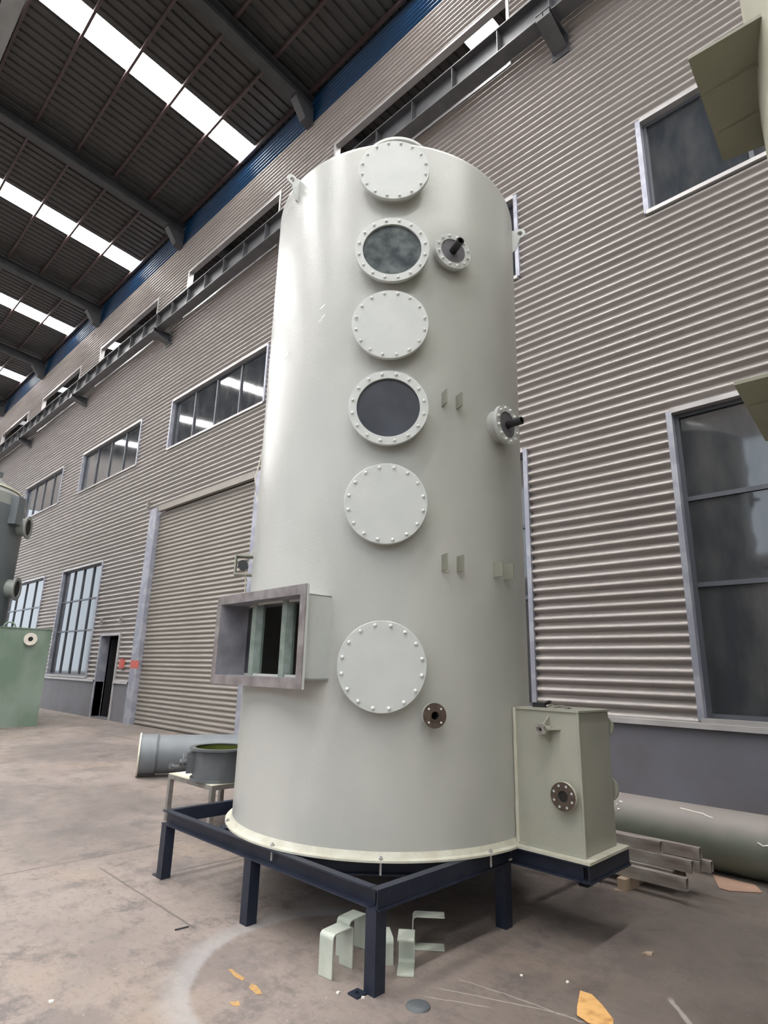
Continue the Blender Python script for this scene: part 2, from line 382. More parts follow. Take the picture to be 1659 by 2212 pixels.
# windows ----------------------------------------------------------------
def window(idx, x0, x1, z0, z1, cols, rows, side_flash=True):
    w = struct('window_%d' % idx, MB().box(x0+.02, WY+.235, z0+.02, x1-.02, WY+.255, z1-.02), M['bore'])
    t = 0.05
    for nm, b_ in (('frame_side', (x0, z0, x0+t, z1)), ('frame_side', (x1-t, z0, x1, z1)), ('frame_head', (x0+t, z1-t, x1-t, z1)), ('frame_sill', (x0+t, z0, x1-t, z0+t))):
        part(nm, MB().box(b_[0], WY+.06, b_[1], b_[2], WY+.13, b_[3]), M['winframe'], w)
    xe = [x0+t+(x1-x0-2*t)*i/cols for i in range(cols+1)]
    ze = [z0+t]+[z for z in rows]+[z1-t]
    for x in xe[1:-1]: part('mullion', MB().box(x-.025, WY+.055, z0+t, x+.025, WY+.125, z1-t), M['winframe'], w)
    for z in ze[1:-1]: part('transom', MB().box(x0+t, WY+.065, z-.028, x1-t, WY+.12, z+.028), M['winframe'], w)
    for i in range(cols):
        for j in range(len(ze)-1):
            m = MB(); e = random.uniform(-.0025, .0025)
            a, b, c, d = xe[i]+.026*(i > 0), xe[i+1]-.026*(i < cols-1), ze[j]+.029*(j > 0), ze[j+1]-.029*(j < len(ze)-2)
            y = WY+.095
            m.add([(a, y-e, c), (b, y+e, c), (b, y+e+.001, d), (a, y-e+.001, d), (a, y-e+.006, c), (b, y+e+.006, c), (b, y+e+.007, d), (a, y-e+.007, d)], [(0, 1, 2, 3), (7, 6, 5, 4), (0, 4, 5, 1), (1, 5, 6, 2), (2, 6, 7, 3), (3, 7, 4, 0)])
            part('pane', m, M['glass'], w)
    # flashing surround
    f = 0.07
    for nm, b_ in (('side_flashing', (x0-f, z0-.03, x0, z1+f*.6)), ('side_flashing', (x1, z0-.03, x1+f, z1+f*.6)), ('head_flashing', (x0, z1, x1, z1+f)), ('sill_flashing', (x0-f*.5, z0-.06, x1+f*.5, z0))):
        y0 = WY-.045 if 'sill' not in nm else WY-.06
        part(nm, MB().box(b_[0], y0, b_[1], b_[2], WY+.09, b_[3]), M['flash'] if nm != 'side_flashing' else M['jamb'], w)
    return w
wi = 0
for a, b in WX:
    wi += 1; window(wi, a, b, 8.1, 9.68, 4, [])
for a, b, c, d in LOWER:
    wi += 1; window(wi, a, b, c, d, 4 if b < -12 else 2, [2.70, 3.78])
# open slots above the crane rail: only a flashing surround
for i, (a, b) in enumerate(WX):
    wi += 1
    w = struct('window_%d' % wi, None, None)
    part('head_flashing', MB().box(a, WY-.04, 14.45, b, WY+.12, 14.51), M['flash'], w)
    part('sill_flashing', MB().box(a, WY-.04, 12.69, b, WY+.12, 12.75), M['flash'], w)
    for x in (a-.06, b): part('side_flashing', MB().box(x, WY-.045, 12.69, x+.06, WY+.12, 14.51), M['flash'], w)

# roller door ---------------------------------------------------------------
d1 = struct('door_1', MB().box(-17.3, WY+.25, 0, -11.5, WY+.30, 6.2), M['bore'])
sl = MB(); pz = 0.119; prof = []
for i in range(9):
    u = i/8; prof.append((WY+.10-0.034*math.sin(PI*min(u*1.25, 1.0)), u*pz))
vs = []
for y, z in prof: vs += [(-17.10, y, z), (-11.80, y, z)]
sl.add(vs, [(2*i, 2*i+1, 2*i+3, 2*i+2) for i in range(8)], True)
slat_me = sl.mesh('slat', M['slat'])
for k in range(51): inst('slat', slat_me, T(0, 0, 0.01+k*pz), d1)
for x0, x1 in ((-17.52, -16.95), (-11.85, -11.30)):
    o = part('jamb', MB().box(x0, WY-.05, 0, x1-.12 if x0 < -15 else x1, WY+.24, 6.22), M['jamb'], d1)
    if x0 < -15: part('red_paint_band', MB().box(x0+.02, WY-.053, 1.50, x1-.03, WY-.048, 1.72), M['red'], d1, 'faded red stripes on the jamb')
part('lintel', MB().box(-16.95, WY-.06, 6.08, -11.85, WY+.05, 6.26), M['slat'], d1)
# person door ----------------------------------------------------------------
d2 = struct('door_2', None, None)
part('jamb', MB().box(-20.0, WY-.05, 0, -19.92, WY+.24, 2.54), M['jamb'], d2)
part('jamb', MB().box(-18.58, WY-.05, 0, -18.50, WY+.24, 2.54), M['flash'], d2)
part('lintel', MB().box(-19.92, WY-.05, 2.46, -18.58, WY+.24, 2.54), M['flash'], d2)
lf = part('door_leaf', MB().box(0, 0, .02, 1.25, .045, 2.38, T(-19.86, WY+.27, 0) @ RZ(math.radians(80))), M['black'], d2)
part('door_handle', MB().cyl(.02, 0, .12, 10, T(-19.63, WY+1.30, 1.1) @ RY(PI/2)), M['steel'], lf)
struct('wall_light_block', MB().box(-23, 11, 0, -17.6, 11.1, 3.2).box(-23, 8.0, 0, -22.9, 11, 3.2).box(-17.7, 8.0, 0, -17.6, 11, 3.2).box(-23, 7.93, 3.2, -17.6, 11.1, 3.3), M['bore'])  # added dark box that keeps the neighbouring hall's skylight out of the doorway
part('threshold', MB().box(-19.92, WY-.03, 0, -18.58, WY+.24, .04), M['dado'], d2)

# roof -------------------------------------------------------------------------
def rz(y): return 16.92+0.092*(abs(y-7.8)) if y < 7.8 else 16.92+0.092*(y-7.8)
SKX = [(-50.9+7.42*k, -50.0+7.42*k) for k in range(10)]
SKX = [(-36.4, -35.5), (-29.05, -28.15), (-21.95, -21.08), (-14.05, -13.22), (-6.75, -5.9), (0.65, 1.5), (8.1, 8.95), (15.5, 16.35), (22.9, 23.75), (-43.8, -42.9)]
SKX.sort()
Y0, Y1 = -17.0, 22.0
ceiling = struct('ceiling', None, None)
edges = [XL-1]+[e for s in SKX for e in s]+[XR+6]
for i in range(0, len(edges)-1, 2):
    a, b = edges[i], edges[i+1]; P = 0.275; n = max(1, round((b-a)/P)); p = (b-a)/n
    for ya, yb in ((Y0, 7.8), (7.8, Y1)):
        m = MB(); prof = []
        for k in range(n):
            x = a+k*p
            prof += [(x, 0), (x+p*.62, 0), (x+p*.72, .045), (x+p*.9, .045)]
        prof.append((b, 0)); vs = []
        for x, h in prof: vs += [(x, ya, rz(ya)+h), (x, yb, rz(yb)+h)]
        m.add(vs, [(2*q, 2*q+1, 2*q+3, 2*q+2) for q in range(len(prof)-1)])
        part('roof_sheet', m, M['roof'], ceiling)
for a, b in SKX:
    part('roof_sheet', MB().box(a, 7.53, 16.925, b, 8.38, 16.99), M['roof'], ceiling)
PY = [7.52-1.205*k for k in range(21)]
for a, b in SKX:
    for ya, yb in [(PY[k+1], PY[k]) for k in range(20)]+[(8.4, 14.8), (14.9, 21.9)]:
        if yb > 8 and a < -34: continue
        m = MB(); z0, z1 = rz(ya)+.02, rz(yb)+.02; g = .02
        m.add([(a, ya+g, z0), (b, ya+g, z0), (b, yb-g, z1), (a, yb-g, z1), (a, ya+g, z0+.015), (b, ya+g, z0+.015), (b, yb-g, z1+.015), (a, yb-g, z1+.015)],
              [(0, 3, 2, 1), (4, 5, 6, 7), (0, 1, 5, 4), (1, 2, 6, 5), (2, 3, 7, 6), (3, 0, 4, 7)])
        part('skylight_panel', m, M['skylight'], ceiling)
for y in PY+[9.2, 10.4, 11.6, 12.8, 14.85, 16, 18, 20]:
    z = rz(y); part('purlin', MB().box(XL-1, y-.035, z-.13, XR+6, y+.035, z-.004), M['purlin'], ceiling)
RAFT = [-39.8, -32.55, -25.25, -17.85, -10.66, -3.45, 3.95, 11.3, 18.7]
for x in RAFT:
    for ya, yb in ((Y0, 7.66), (7.9, Y1)):
        m = MB()
        for hw, d0, d1_ in ((.14, .155, .18), (.012, .18, .50), (.14, .50, .53)):
            za, zb = rz(ya), rz(yb)
            vs = [(x+s_*hw, y, z-d) for (y, z) in ((ya, za), (yb, zb)) for d in (d0, d1_) for s_ in (-1, 1)]
            m.add(vs, [(0, 1, 3, 2), (4, 6, 7, 5), (0, 4, 5, 1), (2, 3, 7, 6), (0, 2, 6, 4), (1, 5, 7, 3)])
        part('rafter', m, M['steel'], ceiling)
    m = MB(); m.prism([(7.66, 16.45), (7.05, 16.50), (7.05, 16.40), (7.40, 15.92), (7.66, 15.86)], -.12, .12, Matrix(((0, 0, 1, x), (1, 0, 0, 0), (0, 1, 0, 0), (0, 0, 0, 1))))
    part('haunch', m, M['steel'], ceiling)
part('gutter_beam', MB().box(XL-1, 1.02, 17.22, XR+6, 1.42, 17.36), M['gutter'], ceiling, 'pale grey flat gutter beam')
part('gutter_beam', MB().box(XL-1, .55, 17.2, XR+6, .62, 17.4), M['purlin'], ceiling)

# crane runway ------------------------------------------------------------------
BXA, BXB = XL, XR
def runway(name, y0, y1, z0, z1, st0, stp, label):
    t = thing(name, (0, (y0+y1)/2, z0), label, 'crane rail beam')
    yc = (y0+y1)/2
    part('bottom_flange', MB().box(BXA, y0, z0, BXB, y1, z0+.025), M['crane'], t)
    part('top_flange', MB().box(BXA, y0, z1-.025, BXB, y1, z1), M['crane'], t)
    part('web', MB().box(BXA, yc-.008, z0+.025, BXB, yc+.008, z1-.025), M['crane'], t)
    me = MB().box(-.008, y0+.01, z0+.025, .008, yc-.008, z1-.025).mesh('stiffener', M['crane'], (0, 0, 0))
    x = st0
    while x < BXB:
        inst('stiffener', me, T(x, 0, 0), t); x += stp
    return t
cb = runway('crane_runway_beam', 7.13, 7.42, 12.42, 13.0, -45.6, 1.03, 'long dark steel crane runway beam with web stiffeners along the corrugated wall')
runway('crane_runway_beam', 8.1, 8.4, 13.35, 14.15, -45.3, 1.2, 'second dark crane runway beam seen through the wall slots behind')
part('crane_rail', MB().box(BXA, 7.25, 13.0, BXB, 7.30, 13.06), M['steel'], cb)
NAMES = {-3.45: 'steel corbel carrying the crane beam, at the top right above the tower', -10.66: 'steel corbel under the crane beam directly behind the top of the tower', -17.85: 'steel corbel under the crane beam, largest of those left of the tower',
         -25.25: 'steel corbel under the crane beam, second one left of the tower', -32.55: 'steel corbel under the crane beam, third left of the tower', -39.8: 'steel corbel under the crane beam, farthest at the left edge'}
for x in RAFT:
    if x > 0: continue
    c = thing('crane_corbel', (x, 7.66, 12.1), NAMES[x], 'bracket')
    MX = Matrix(((0, 0, 1, x), (1, 0, 0, 0), (0, 1, 0, 0), (0, 0, 0, 1)))
    part('web_plate', MB().prism([(7.66, 12.12), (7.06, 12.29), (7.06, 12.40), (7.66, 12.40)], -.008, .008, MX), M['crane'], c)
    part('lower_plate', MB().prism([(7.66, 12.09), (7.05, 12.26), (7.05, 12.29), (7.66, 12.12)], -.13, .13, MX), M['crane'], c)
    part('seat_plate', MB().box(x-.13, 7.05, 12.398, x+.13, 7.66, 12.42), M['crane'], c)
    part('end_stiffener', MB().box(x-.12, 7.06, 12.29, x+.12, 7.075, 12.40), M['crane'], c)
    part('wall_plate', MB().box(x-.16, 7.645, 11.98, x+.16, 7.668, 12.5), M['crane'], c)

# ================================================================== THE TOWER
AX, AY, RB, ZB = -3.60, 3.765, 1.175, 0.485
BASE = (AX, AY, ZB)
tower = thing('scrubber_tower', BASE, 'tall pale grey-green fibreglass cylindrical tower with round bolted covers, on a navy steel frame', 'tower')
TM = T(AX, AY, 0)
def rad(az, off, z):
    """frame on the tower: local X to the tangent, Y up, Z outwards; az in degrees clockwise from +Y"""
    a = math.radians(az); n = Vector((math.sin(a), math.cos(a), 0)); u = Vector((0, 0, 1)); t = u.cross(n)
    p = Vector((AX, AY, z))+n*off
    return Matrix(((t.x, u.x, n.x, p.x), (t.y, u.y, n.y, p.y), (t.z, u.z, n.z, p.z), (0, 0, 0, 1)))
NS = 144
duct_a = (90-184) % 360
def skip_duct(i, k):
    a = (i+.5)*360/NS; d = (a-duct_a+180) % 360-180
    return abs(d) < 26 and k == 1
prof = [(RB, ZB+.02), (RB, 1.56), (RB, 2.06), (RB, 5.88)]
m = MB(); m.lathe(prof, NS, TM, skip=skip_duct)
# rounded shoulder + dome (shared smooth grid)
sh = []
for i in range(9):
    a = i/8*math.radians(66); sh.append((RB-.06*(1-math.cos(a)), 5.88+.06*math.sin(a)))
r_, z_ = sh[-1]
for i in range(1, 8):
    u = i/7; sh.append((r_+(0.30-r_)*u, z_+(6.48-z_)*(u**0.85)))
vs = [(r*math.cos(2*PI*i/NS), r*math.sin(2*PI*i/NS), z) for r, z in sh for i in range(NS)]
fs = [(k*NS+i, k*NS+(i+1) % NS, (k+1)*NS+(i+1) % NS, (k+1)*NS+i) for k in range(len(sh)-1) for i in range(NS)]
m.add(vs, fs, True, TM)
part('shell', m, M['frp'], tower)
m = MB(); m.lathe([(RB-.02, ZB), (RB+.048, ZB), (RB+.048, ZB+.012), (RB+.015, ZB+.018), (RB, ZB+.05)], NS, TM)
part('base_lip', m, M['frp_seam'], tower, 'cream laminated base lip')
part('bottom_plate', MB().cyl(RB-.03, ZB, ZB+.01, 64, TM), M['frp'], tower)
# outlet on the roof
m = MB(); m.lathe([(.30, 6.42), (.30, 6.84)], 64, TM); out = part('outlet_neck', m, M['frp'], tower)
part('outlet_flange', MB().ring(.28, .365, 6.83, 6.86, 64, TM), M['frp_lid'], tower)
bolt_me = MB().lathe([(.0001, .016), (.007, .0145), (.0115, .008), (.0125, 0)], 8).mesh('bolt', M['bolt'])
for k in range(16):
    a = 2*PI*k/16; inst('bolt', bolt_me, T(AX+.335*math.cos(a), AY+.335*math.sin(a), 6.86), out)
OFF = RB+.10
def manhole(z, kind):
    F = rad(137.5, 0, z)
    # neck, following the drum
    n = 64; vs = []
    for i in range(n):
        a = 2*PI*i/n; x, y = .245*math.cos(a), .245*math.sin(a); vs.append((x, y, math.sqrt(RB*RB-x*x)-.01))
    for i in range(n):
        a = 2*PI*i/n; vs.append((.245*math.cos(a), .245*math.sin(a), OFF-.028))
    m = MB(); m.add(vs, [(i, (i+1) % n, n+(i+1) % n, n+i) for i in range(n)], True, F)
    part('manhole_neck', m, M['frp'], tower)
    if kind == 'lid':
        m = MB(); m.lathe([(.28, OFF-.03), (.29, OFF-.026), (.29, OFF-.004), (.286, OFF)], 72, F)
        m.add([(.286*math.cos(2*PI*i/72), .286*math.sin(2*PI*i/72), OFF) for i in range(72)], [tuple(range(72))], False, F)
        m.add([(.28*math.cos(2*PI*i/72), .28*math.sin(2*PI*i/72), OFF-.03) for i in range(72)], [tuple(range(72))[::-1]], False, F)
        c = part('manhole_cover', m, M['frp_lid'], tower)
    else:
        m = MB(); m.ring(.229, .29, OFF-.03, OFF, 72, F); m.lathe([(.229, OFF-.03), (.229, OFF-.05)], 72, F)
        c = part('sight_flange', m, M['frp_lid'], tower)
        part('sight_pane', MB().cyl(.231, OFF-.05, OFF-.018, 64, F), M['sight'] if kind == 'cloud' else M['sight2'], c,
             'cloudy dark sight glass' if kind == 'cloud' else 'dark blue-grey sight glass')
    for k in range(16):
        a = 2*PI*(k+.5)/16; inst('bolt', bolt_me, F @ T(.262*math.cos(a), .262*math.sin(a), OFF), c)
for z, k in ((5.54, 'lid'), (4.78, 'cloud'), (4.12, 'lid'), (3.44, 'dark'), (2.72, 'lid'), (1.63, 'lid')): manhole(z, k)
def nozzle_hand(az, z, oo):
    F = rad(az, 0, z); o = RB+oo
    part('nozzle_neck', MB().lathe([(.135, RB-.03), (.135, o-.02)], 48, F), M['frp'], tower)
    c = part('nozzle_flange', MB().ring(.107, .16, o-.03, o, 56, F), M['frp_lid'], tower)
    part('nozzle_plate', MB().cyl(.115, o-.03, o-.006, 48, F), M['pvc'], c, 'dark grey plastic plate')
    m = MB(); m.lathe([(.031, o-.006), (.031, o+.125), (.023, o+.125), (.023, o+.02)], 28, F); m.cyl(.023, o, o+.022, 20, F)
    part('pipe_stub', m, M['black'], c, 'short black pipe stub')
    for k in range(12):
        a = 2*PI*(k+.5)/12; inst('bolt', bolt_me, F @ T(.134*math.cos(a), .134*math.sin(a), o), c)
nozzle_hand(114.7, 4.86, .08); nozzle_hand(90.6, 3.49, .10)
# drain nozzle
def drain(F, o0, o, r, ri, nb, face, parent, neck, holes_m):
    part('nozzle_neck', MB().lathe([(r*.55, o0), (r*.55, o-.02)], 32, F), neck, parent)
    m = MB(); m.ring(ri, r, o-.035, o-.008, 48, F); c = part('flange', m, neck, parent)
    m = MB(); m.ring(ri, r*.985, o-.008, o, 48, F); m.ring(ri, ri+.008, o, o+.006, 32, F); part('flange_face', m, face, c, 'raw dark brown flange face')
    part('bore', MB().lathe([(ri, o), (ri, o-.10)], 32, F).cyl(ri, o-.11, o-.10, 24, F), M['bore'], c)
    hm = MB().cyl(r*.085, 0, .002, 12).mesh('bolt_hole', holes_m)
    for k in range(nb):
        a = 2*PI*(k+.5)/nb; inst('bolt_hole', hm, F @ T(r*.74*math.cos(a), r*.74*math.sin(a), o), c)
drain(rad(122, 0, 1.335), RB-.03, RB+.11, .078, .026, 4, M['brown_face'], tower, M['frp'], M['bolt'])
# clips
clip = MB().box(-.005, -.055, RB-.02, .005, .055, RB+.085).mesh('pipe_clip', M['clip'])
for az, z in ((117.6, 3.58), (111.7, 3.58), (117.6, 2.34), (111.8, 2.34), (95.0, 2.34), (88.8, 2.34)): inst('pipe_clip', clip, rad(az, 0, z), tower)
# lifting lugs
def lug(az, z):
    F = rad(az, 0, z)
    pts = []; n = 14; R = .052; cx = RB+.075
    for i in range(n+1):
        a = -PI*.5+PI*1.25*i/n; pts.append((cx+R*math.cos(a), R*math.sin(a)))
    loop = [(RB-.03, .05)]+[(RB-.03, -.20), (RB+.02, -.20)]+pts
    # plate in the radial plane with a hole: quad strips around the hole
    hole = [(cx+.024*math.cos(2*PI*i/24), .024*math.sin(2*PI*i/24)) for i in range(24)]
    def outer(ang):
        d = Vector((math.cos(ang), math.sin(ang)))
        best = None; c = Vector((cx, 0)); L_ = loop
        for i in range(len(L_)):
            p, q = Vector(L_[i]), Vector(L_[(i+1) % len(L_)]); e = q-p; den = d.x*e.y-d.y*e.x
            if abs(den) < 1e-9: continue
            w = p-c; t = (w.x*e.y-w.y*e.x)/den; s = (w.x*d.y-w.y*d.x)/den
            if t > 0 and -1e-6 <= s <= 1+1e-6 and (best is None or t > best): best = t
        return c+d*(best or R)
    n = 48; m = MB(); vs = []
    for side in (-.008, .008):
        for i in range(n):
            a = 2*PI*i/n; vs.append((side, .024*math.sin(a), cx+.024*math.cos(a)))
        for i in range(n):
            p = outer(2*PI*i/n); vs.append((side, p.y, p.x))
    fs = []
    for i in range(n):
        j = (i+1) % n
        fs += [(i, j, n+j, n+i), (2*n+i, 3*n+i, 3*n+j, 2*n+j), (n+i, n+j, 3*n+j, 3*n+i), (i, 2*n+i, 2*n+j, j)]
    m.add(vs, fs, False, F); part('lifting_lug', m, M['frp_lid'], tower)
lug(185.5, 5.86); lug(60.5, 5.76); lug(310, 5.8)
# inlet duct
F = rad(184, 0, 0); DW, Z0, Z1, OD = .565, 1.53, 2.09, 1.285
t_ = .012
m = MB()
def ductshell(x0, x1, z0, z1, o0, o1, inner, F):
    m = MB()
    for xa, xb, za, zb in ((x0, x0+t_, z0, z1), (x1-t_, x1, z0, z1), (x0, x1, z0, z0+t_), (x0, x1, z1-t_, z1)):
        m.box(xa, za, o0, xb, zb, o1, F)
    return m
for nm, (xa, xb, za, zb) in {'left': (-DW, -DW+t_, Z0, Z1), 'right': (DW-t_, DW, Z0, Z1), 'low': (-DW, DW, Z0, Z0+t_), 'top': (-DW, DW, Z1-t_, Z1)}.items():
    pass
duct = part('inlet_duct', ductshell(-DW, DW, Z0, Z1, .95, OD-.02, False, F), M['frp_lid'], tower, 'rectangular inlet duct stub')
e = .0015
m = MB()
for xa, xb, za, zb in ((-DW+t_, -DW+t_+e, Z0+t_, Z1-t_), (DW-t_-e, DW-t_, Z0+t_, Z1-t_), (-DW+t_, DW-t_, Z0+t_, Z0+t_+e), (-DW+t_, DW-t_, Z1-t_-e, Z1-t_)):
    m.box(xa, za, .95, xb, zb, OD-.003, F)
part('duct_lining', m, M['duct_in'], duct)
FL = .055
m = MB()
for xa, xb, za, zb in ((-DW-FL, -DW+t_, Z0-FL, Z1+FL), (DW-t_, DW+FL, Z0-FL, Z1+FL), (-DW+t_, DW-t_, Z0-FL, Z0+t_), (-DW+t_, DW-t_, Z1-t_, Z1+FL)): m.box(xa, za, OD-.025, xb, zb, OD-.006, F)
fl = part('duct_flange', m, M['frp_lid'], duct)
m = MB()
for xa, xb, za, zb in ((-DW-FL, -DW+t_, Z0-FL, Z1+FL), (DW-t_, DW+FL, Z0-FL, Z1+FL), (-DW+t_, DW-t_, Z0-FL, Z0+t_), (-DW+t_, DW-t_, Z1-t_, Z1+FL)): m.box(xa, za, OD-.006, xb, zb, OD, F)
part('flange_face', m, M['grey_face'], duct, 'raw grey-purple flange face')
for tx in (-.235, .185):
    m = MB(); pts = [(tx-.055, 1.10), (tx-.055, 1.12), (tx-.03, 1.165), (tx+.03, 1.165), (tx+.055, 1.12), (tx+.055, 1.10)]
    MX = F @ Matrix(((1, 0, 0, 0), (0, 0, 1, 0), (0, 1, 0, 0), (0, 0, 0, 1)))
    m.prism(pts, Z0+t_, Z1-t_, MX); part('divider_post', m, M['post'], duct, 'grey-green divider post')
# pipe support bracket at the back left of the tower
F2 = rad(217, 0, 2.44)
m = MB()
for a in ((-.06, -.085, RB-.03, .06, -.072, RB+.15), (-.06, .072, RB-.03, .06, .085, RB+.15), (-.06, -.072, RB+.137, .06, .072, RB+.15)): m.box(*a, F2)
sb = part('pipe_support', m, M['clip'], tower)
part('support_pad', MB().cyl(.042, -.04, .04, 24, F2 @ T(0, 0, RB+.08) @ RY(PI/2)), M['black'], sb, 'black rubber pad')
for az, z, w, h, t in ((165.5, 4.42, .045, .010, .5), (165.0, 4.33, .030, .008, .6), (166.5, 4.30, .028, .007, .3), (185, 4.12, .040, .008, .5)):
    part('scuff_mark', MB().prism([(-w, -h*.3), (-w*.2, -h), (w, h*.2), (w*.3, h), (-w*.6, h*.5)], RB-.0005, RB+.0012, rad(az, 0, z) @ RZ(t)), M['bolt'], tower, 'pale scuff mark')
# anchor bolts on the lip
hexb = MB().cyl(.014, 0, .012, 6).cyl(.007, .012, .022, 10).mesh('anchor_bolt', M['flash'])
BOLT_AZ = (136.5, 172, 208, 101, 244, 280, 316, 352)
for az in BOLT_AZ:
    a = math.radians(az); inst('anchor_bolt', hexb, T(AX+(RB+.030)*math.sin(a), AY+(RB+.030)*math.cos(a), ZB+.012), tower)

# sump box joined to the tower
BX0, BX1, BY0, BY1, BZ0, BZ1 = -2.62, -1.935, 3.86, 4.32, ZB+.0, 1.365
sump = part('sump_box', MB().box(BX0, BY0, BZ0+.01, BX1, BY1, BZ1), M['frp_box'], tower, 'square-sided sump box on the right flank')
part('sump_lid', MB().box(BX0+.20, BY0-.012, BZ1, BX1+.012, BY1+.012, BZ1+.012), M['frp_box'], sump)
m = MB(); m.box(BX0, BY0-.065, ZB, BX1+.06, BY1+.065, ZB+.016)
part('sump_lip', m, M['frp_seam'], sump, 'cream laminated lip')
m = MB()
for x, y in ((BX1, BY0),): m.cyl(.010, ZB, BZ1, 12, T(x, y, 0))
m.box(BX0+.1, BY0-.012, ZB+.015, BX1+.01, BY0+.005, ZB+.03)
part('corner_seam', m, M['frp_box'], sump)
xj = AX+math.sqrt(RB**2-(BY0-AY)**2)
part('corner_seam', MB().cyl(.014, ZB, BZ1+.01, 12, T(xj+.016, BY0-.002, 0)), M['frp_seam'], sump)
FRONT = lambda x, z: Matrix(((1, 0, 0, x), (0, 0, -1, BY0), (0, 1, 0, z), (0, 0, 0, 1)))
BACK = lambda x, z: Matrix(((-1, 0, 0, x), (0, 0, 1, BY1), (0, 1, 0, z), (0, 0, 0, 1)))
def small_flange(parent, F, o, r, ri, nb, face, neck, nm='nozzle'):
    m = MB(); m.lathe([(r*.5, -.01), (r*.5, o-.02)], 28, F); m.ring(ri, r, o-.022, o-.004, 40, F)
    c = part(nm, m, neck, parent)
    m = MB(); m.ring(ri, r*.98, o-.004, o, 40, F); part('flange_face', m, face, parent if False else parent)
    part('bore', MB().cyl(ri*1.01, o-.03, o-.006, 24, F), M['bore'], parent)
    hm = MB().cyl(max(r*.09, .004), 0, .0015, 12).mesh('bolt_hole', M['frp_lid'])
    for k in range(nb):
        a = 2*PI*(k+.5)/nb; inst('bolt_hole', hm, F @ T(r*.76*math.cos(a), r*.76*math.sin(a), o), parent)
small_flange(sump, FRONT(-2.035, .85), .065, .088, .035, 8, M['brown_face'], M['frp_seam'])
small_flange(sump, FRONT(-2.145, 1.25), .12, .040, .011, 4, M['valve'], M['frp_box'])
m = MB()
FF = FRONT(-2.145, 1.25)
for a in (0, 90, 180, 270):
    m.prism([(.018, 0), (.018, .10), (.085, 0)], -.003, .003, FF @ RZ(math.radians(a)) @ Matrix(((1, 0, 0, 0), (0, 0, 1, 0), (0, 1, 0, 0), (0, 0, 0, 1))))
part('gusset', m, M['frp_box'], sump)
for x, z, r in ((-1.995, 1.255, .07), (-2.005, .84, .085)): small_flange(sump, BACK(x, z), .07, r, .03, 8, M['frp_box'], M['frp_box'], 'side_nozzle')
# valve left on the sump lid
vv = thing('valve_handle', (-2.27, 4.05, BZ1+.012), 'small dark steel valve fitting lying on top of the sump box lid', 'valve')
z0 = BZ1+.012
part('body', MB().box(-.10, -.02, 0, -.01, .02, .032, T(-2.25, 4.03, z0) @ RZ(.25)), M['black'], vv)
part('lever', MB().box(-.02, -.014, 0, .05, .014, .012, T(-2.25, 4.03, z0+.012) @ RZ(-.5) @ RY(-.6)), M['black'], vv)
part('chain', MB().path([(-2.24, 4.0, z0+.010), (-2.20, 4.02, z0+.022), (-2.17, 3.99, z0+.010), (-2.13, 4.03, z0+.018), (-2.09, 4.0, z0+.010), (-2.06, 4.02, z0+.009)], .008), M['valve'], vv)

# ---------------------------------------------------------------- frame
fr = thing('support_frame', (-3.66, 3.77, 0), 'navy blue steel channel frame on square legs under the tower', 'frame')
FX0, FX1, FY0, FY1, FZ0, FZ1 = -4.87, -2.455, 2.545, 5.0, .382, .483
def chan(p, q, out, name='channel', w=.052, parent=fr, z0=FZ0, z1=FZ1):
    """C channel from p to q (xy), toes pointing towards 'out'"""
    p, q, out = Vector((*p, 0)), Vector((*q, 0)), Vector((*out, 0)).normalized(); d = (q-p).normalized(); L_ = (q-p).length
    M4 = Matrix(((d.x, out.x, 0, p.x), (d.y, out.y, 0, p.y), (0, 0, 1, 0), (0, 0, 0, 1)))
    m = MB(); m.box(0, -w, z0, L_, -w+.007, z1, M4); m.box(0, -w+.007, z1-.009, L_, 0, z1, M4); m.box(0, -w+.007, z0, L_, 0, z0+.009, M4)
    return part(name, m, M['navy'], parent)
chan((FX0, FY0), (FX1-.06, FY0), (0, -1)); chan((FX0, FY1), (FX1, FY1), (0, 1)); chan((FX0, FY0+.055), (FX0, FY1-.055), (-1, 0))
# front right arm: web outermost
m = MB(); m.box(FX1-.007, FY0, FZ0, FX1, 3.80, FZ1); m.box(FX1-.055, FY0, FZ1-.009, FX1-.007, 3.80, FZ1); m.box(FX1-.055, FY0, FZ0, FX1+.012, 3.80, FZ0+.009)
part('channel', m, M['navy'], fr)
m = MB(); m.box(FX1-.055, 3.80, FZ1-.009, FX1, FY1-.055, FZ1); m.box(FX1-.055, 3.80, FZ0, FX1-.048, FY1-.055, FZ1-.009)
part('channel', m, M['navy'], fr)
EX1, EY0, EY1 = -1.885, 3.80, 4.39
chan((FX1, EY0), (EX1-.06, EY0), (0, -1), w=.05)
m = MB(); m.box(EX1-.007, EY0, FZ0, EX1, EY1, FZ1); m.box(EX1-.055, EY0, FZ1-.009, EX1-.007, EY1, FZ1); m.box(EX1-.055, EY0, FZ0, EX1+.010, EY1, FZ0+.009); part('channel', m, M['navy'], fr)
chan((FX1, EY1), (EX1-.007, EY1), (0, 1), w=.05)
shank = MB().cyl(.007, -.07, -.002, 10).mesh('bolt_shank', M['flash'])
for az in BOLT_AZ:
    a = math.radians(az); inst('bolt_shank', shank, T(AX+(RB+.030)*math.sin(a), AY+(RB+.030)*math.cos(a), ZB), fr)
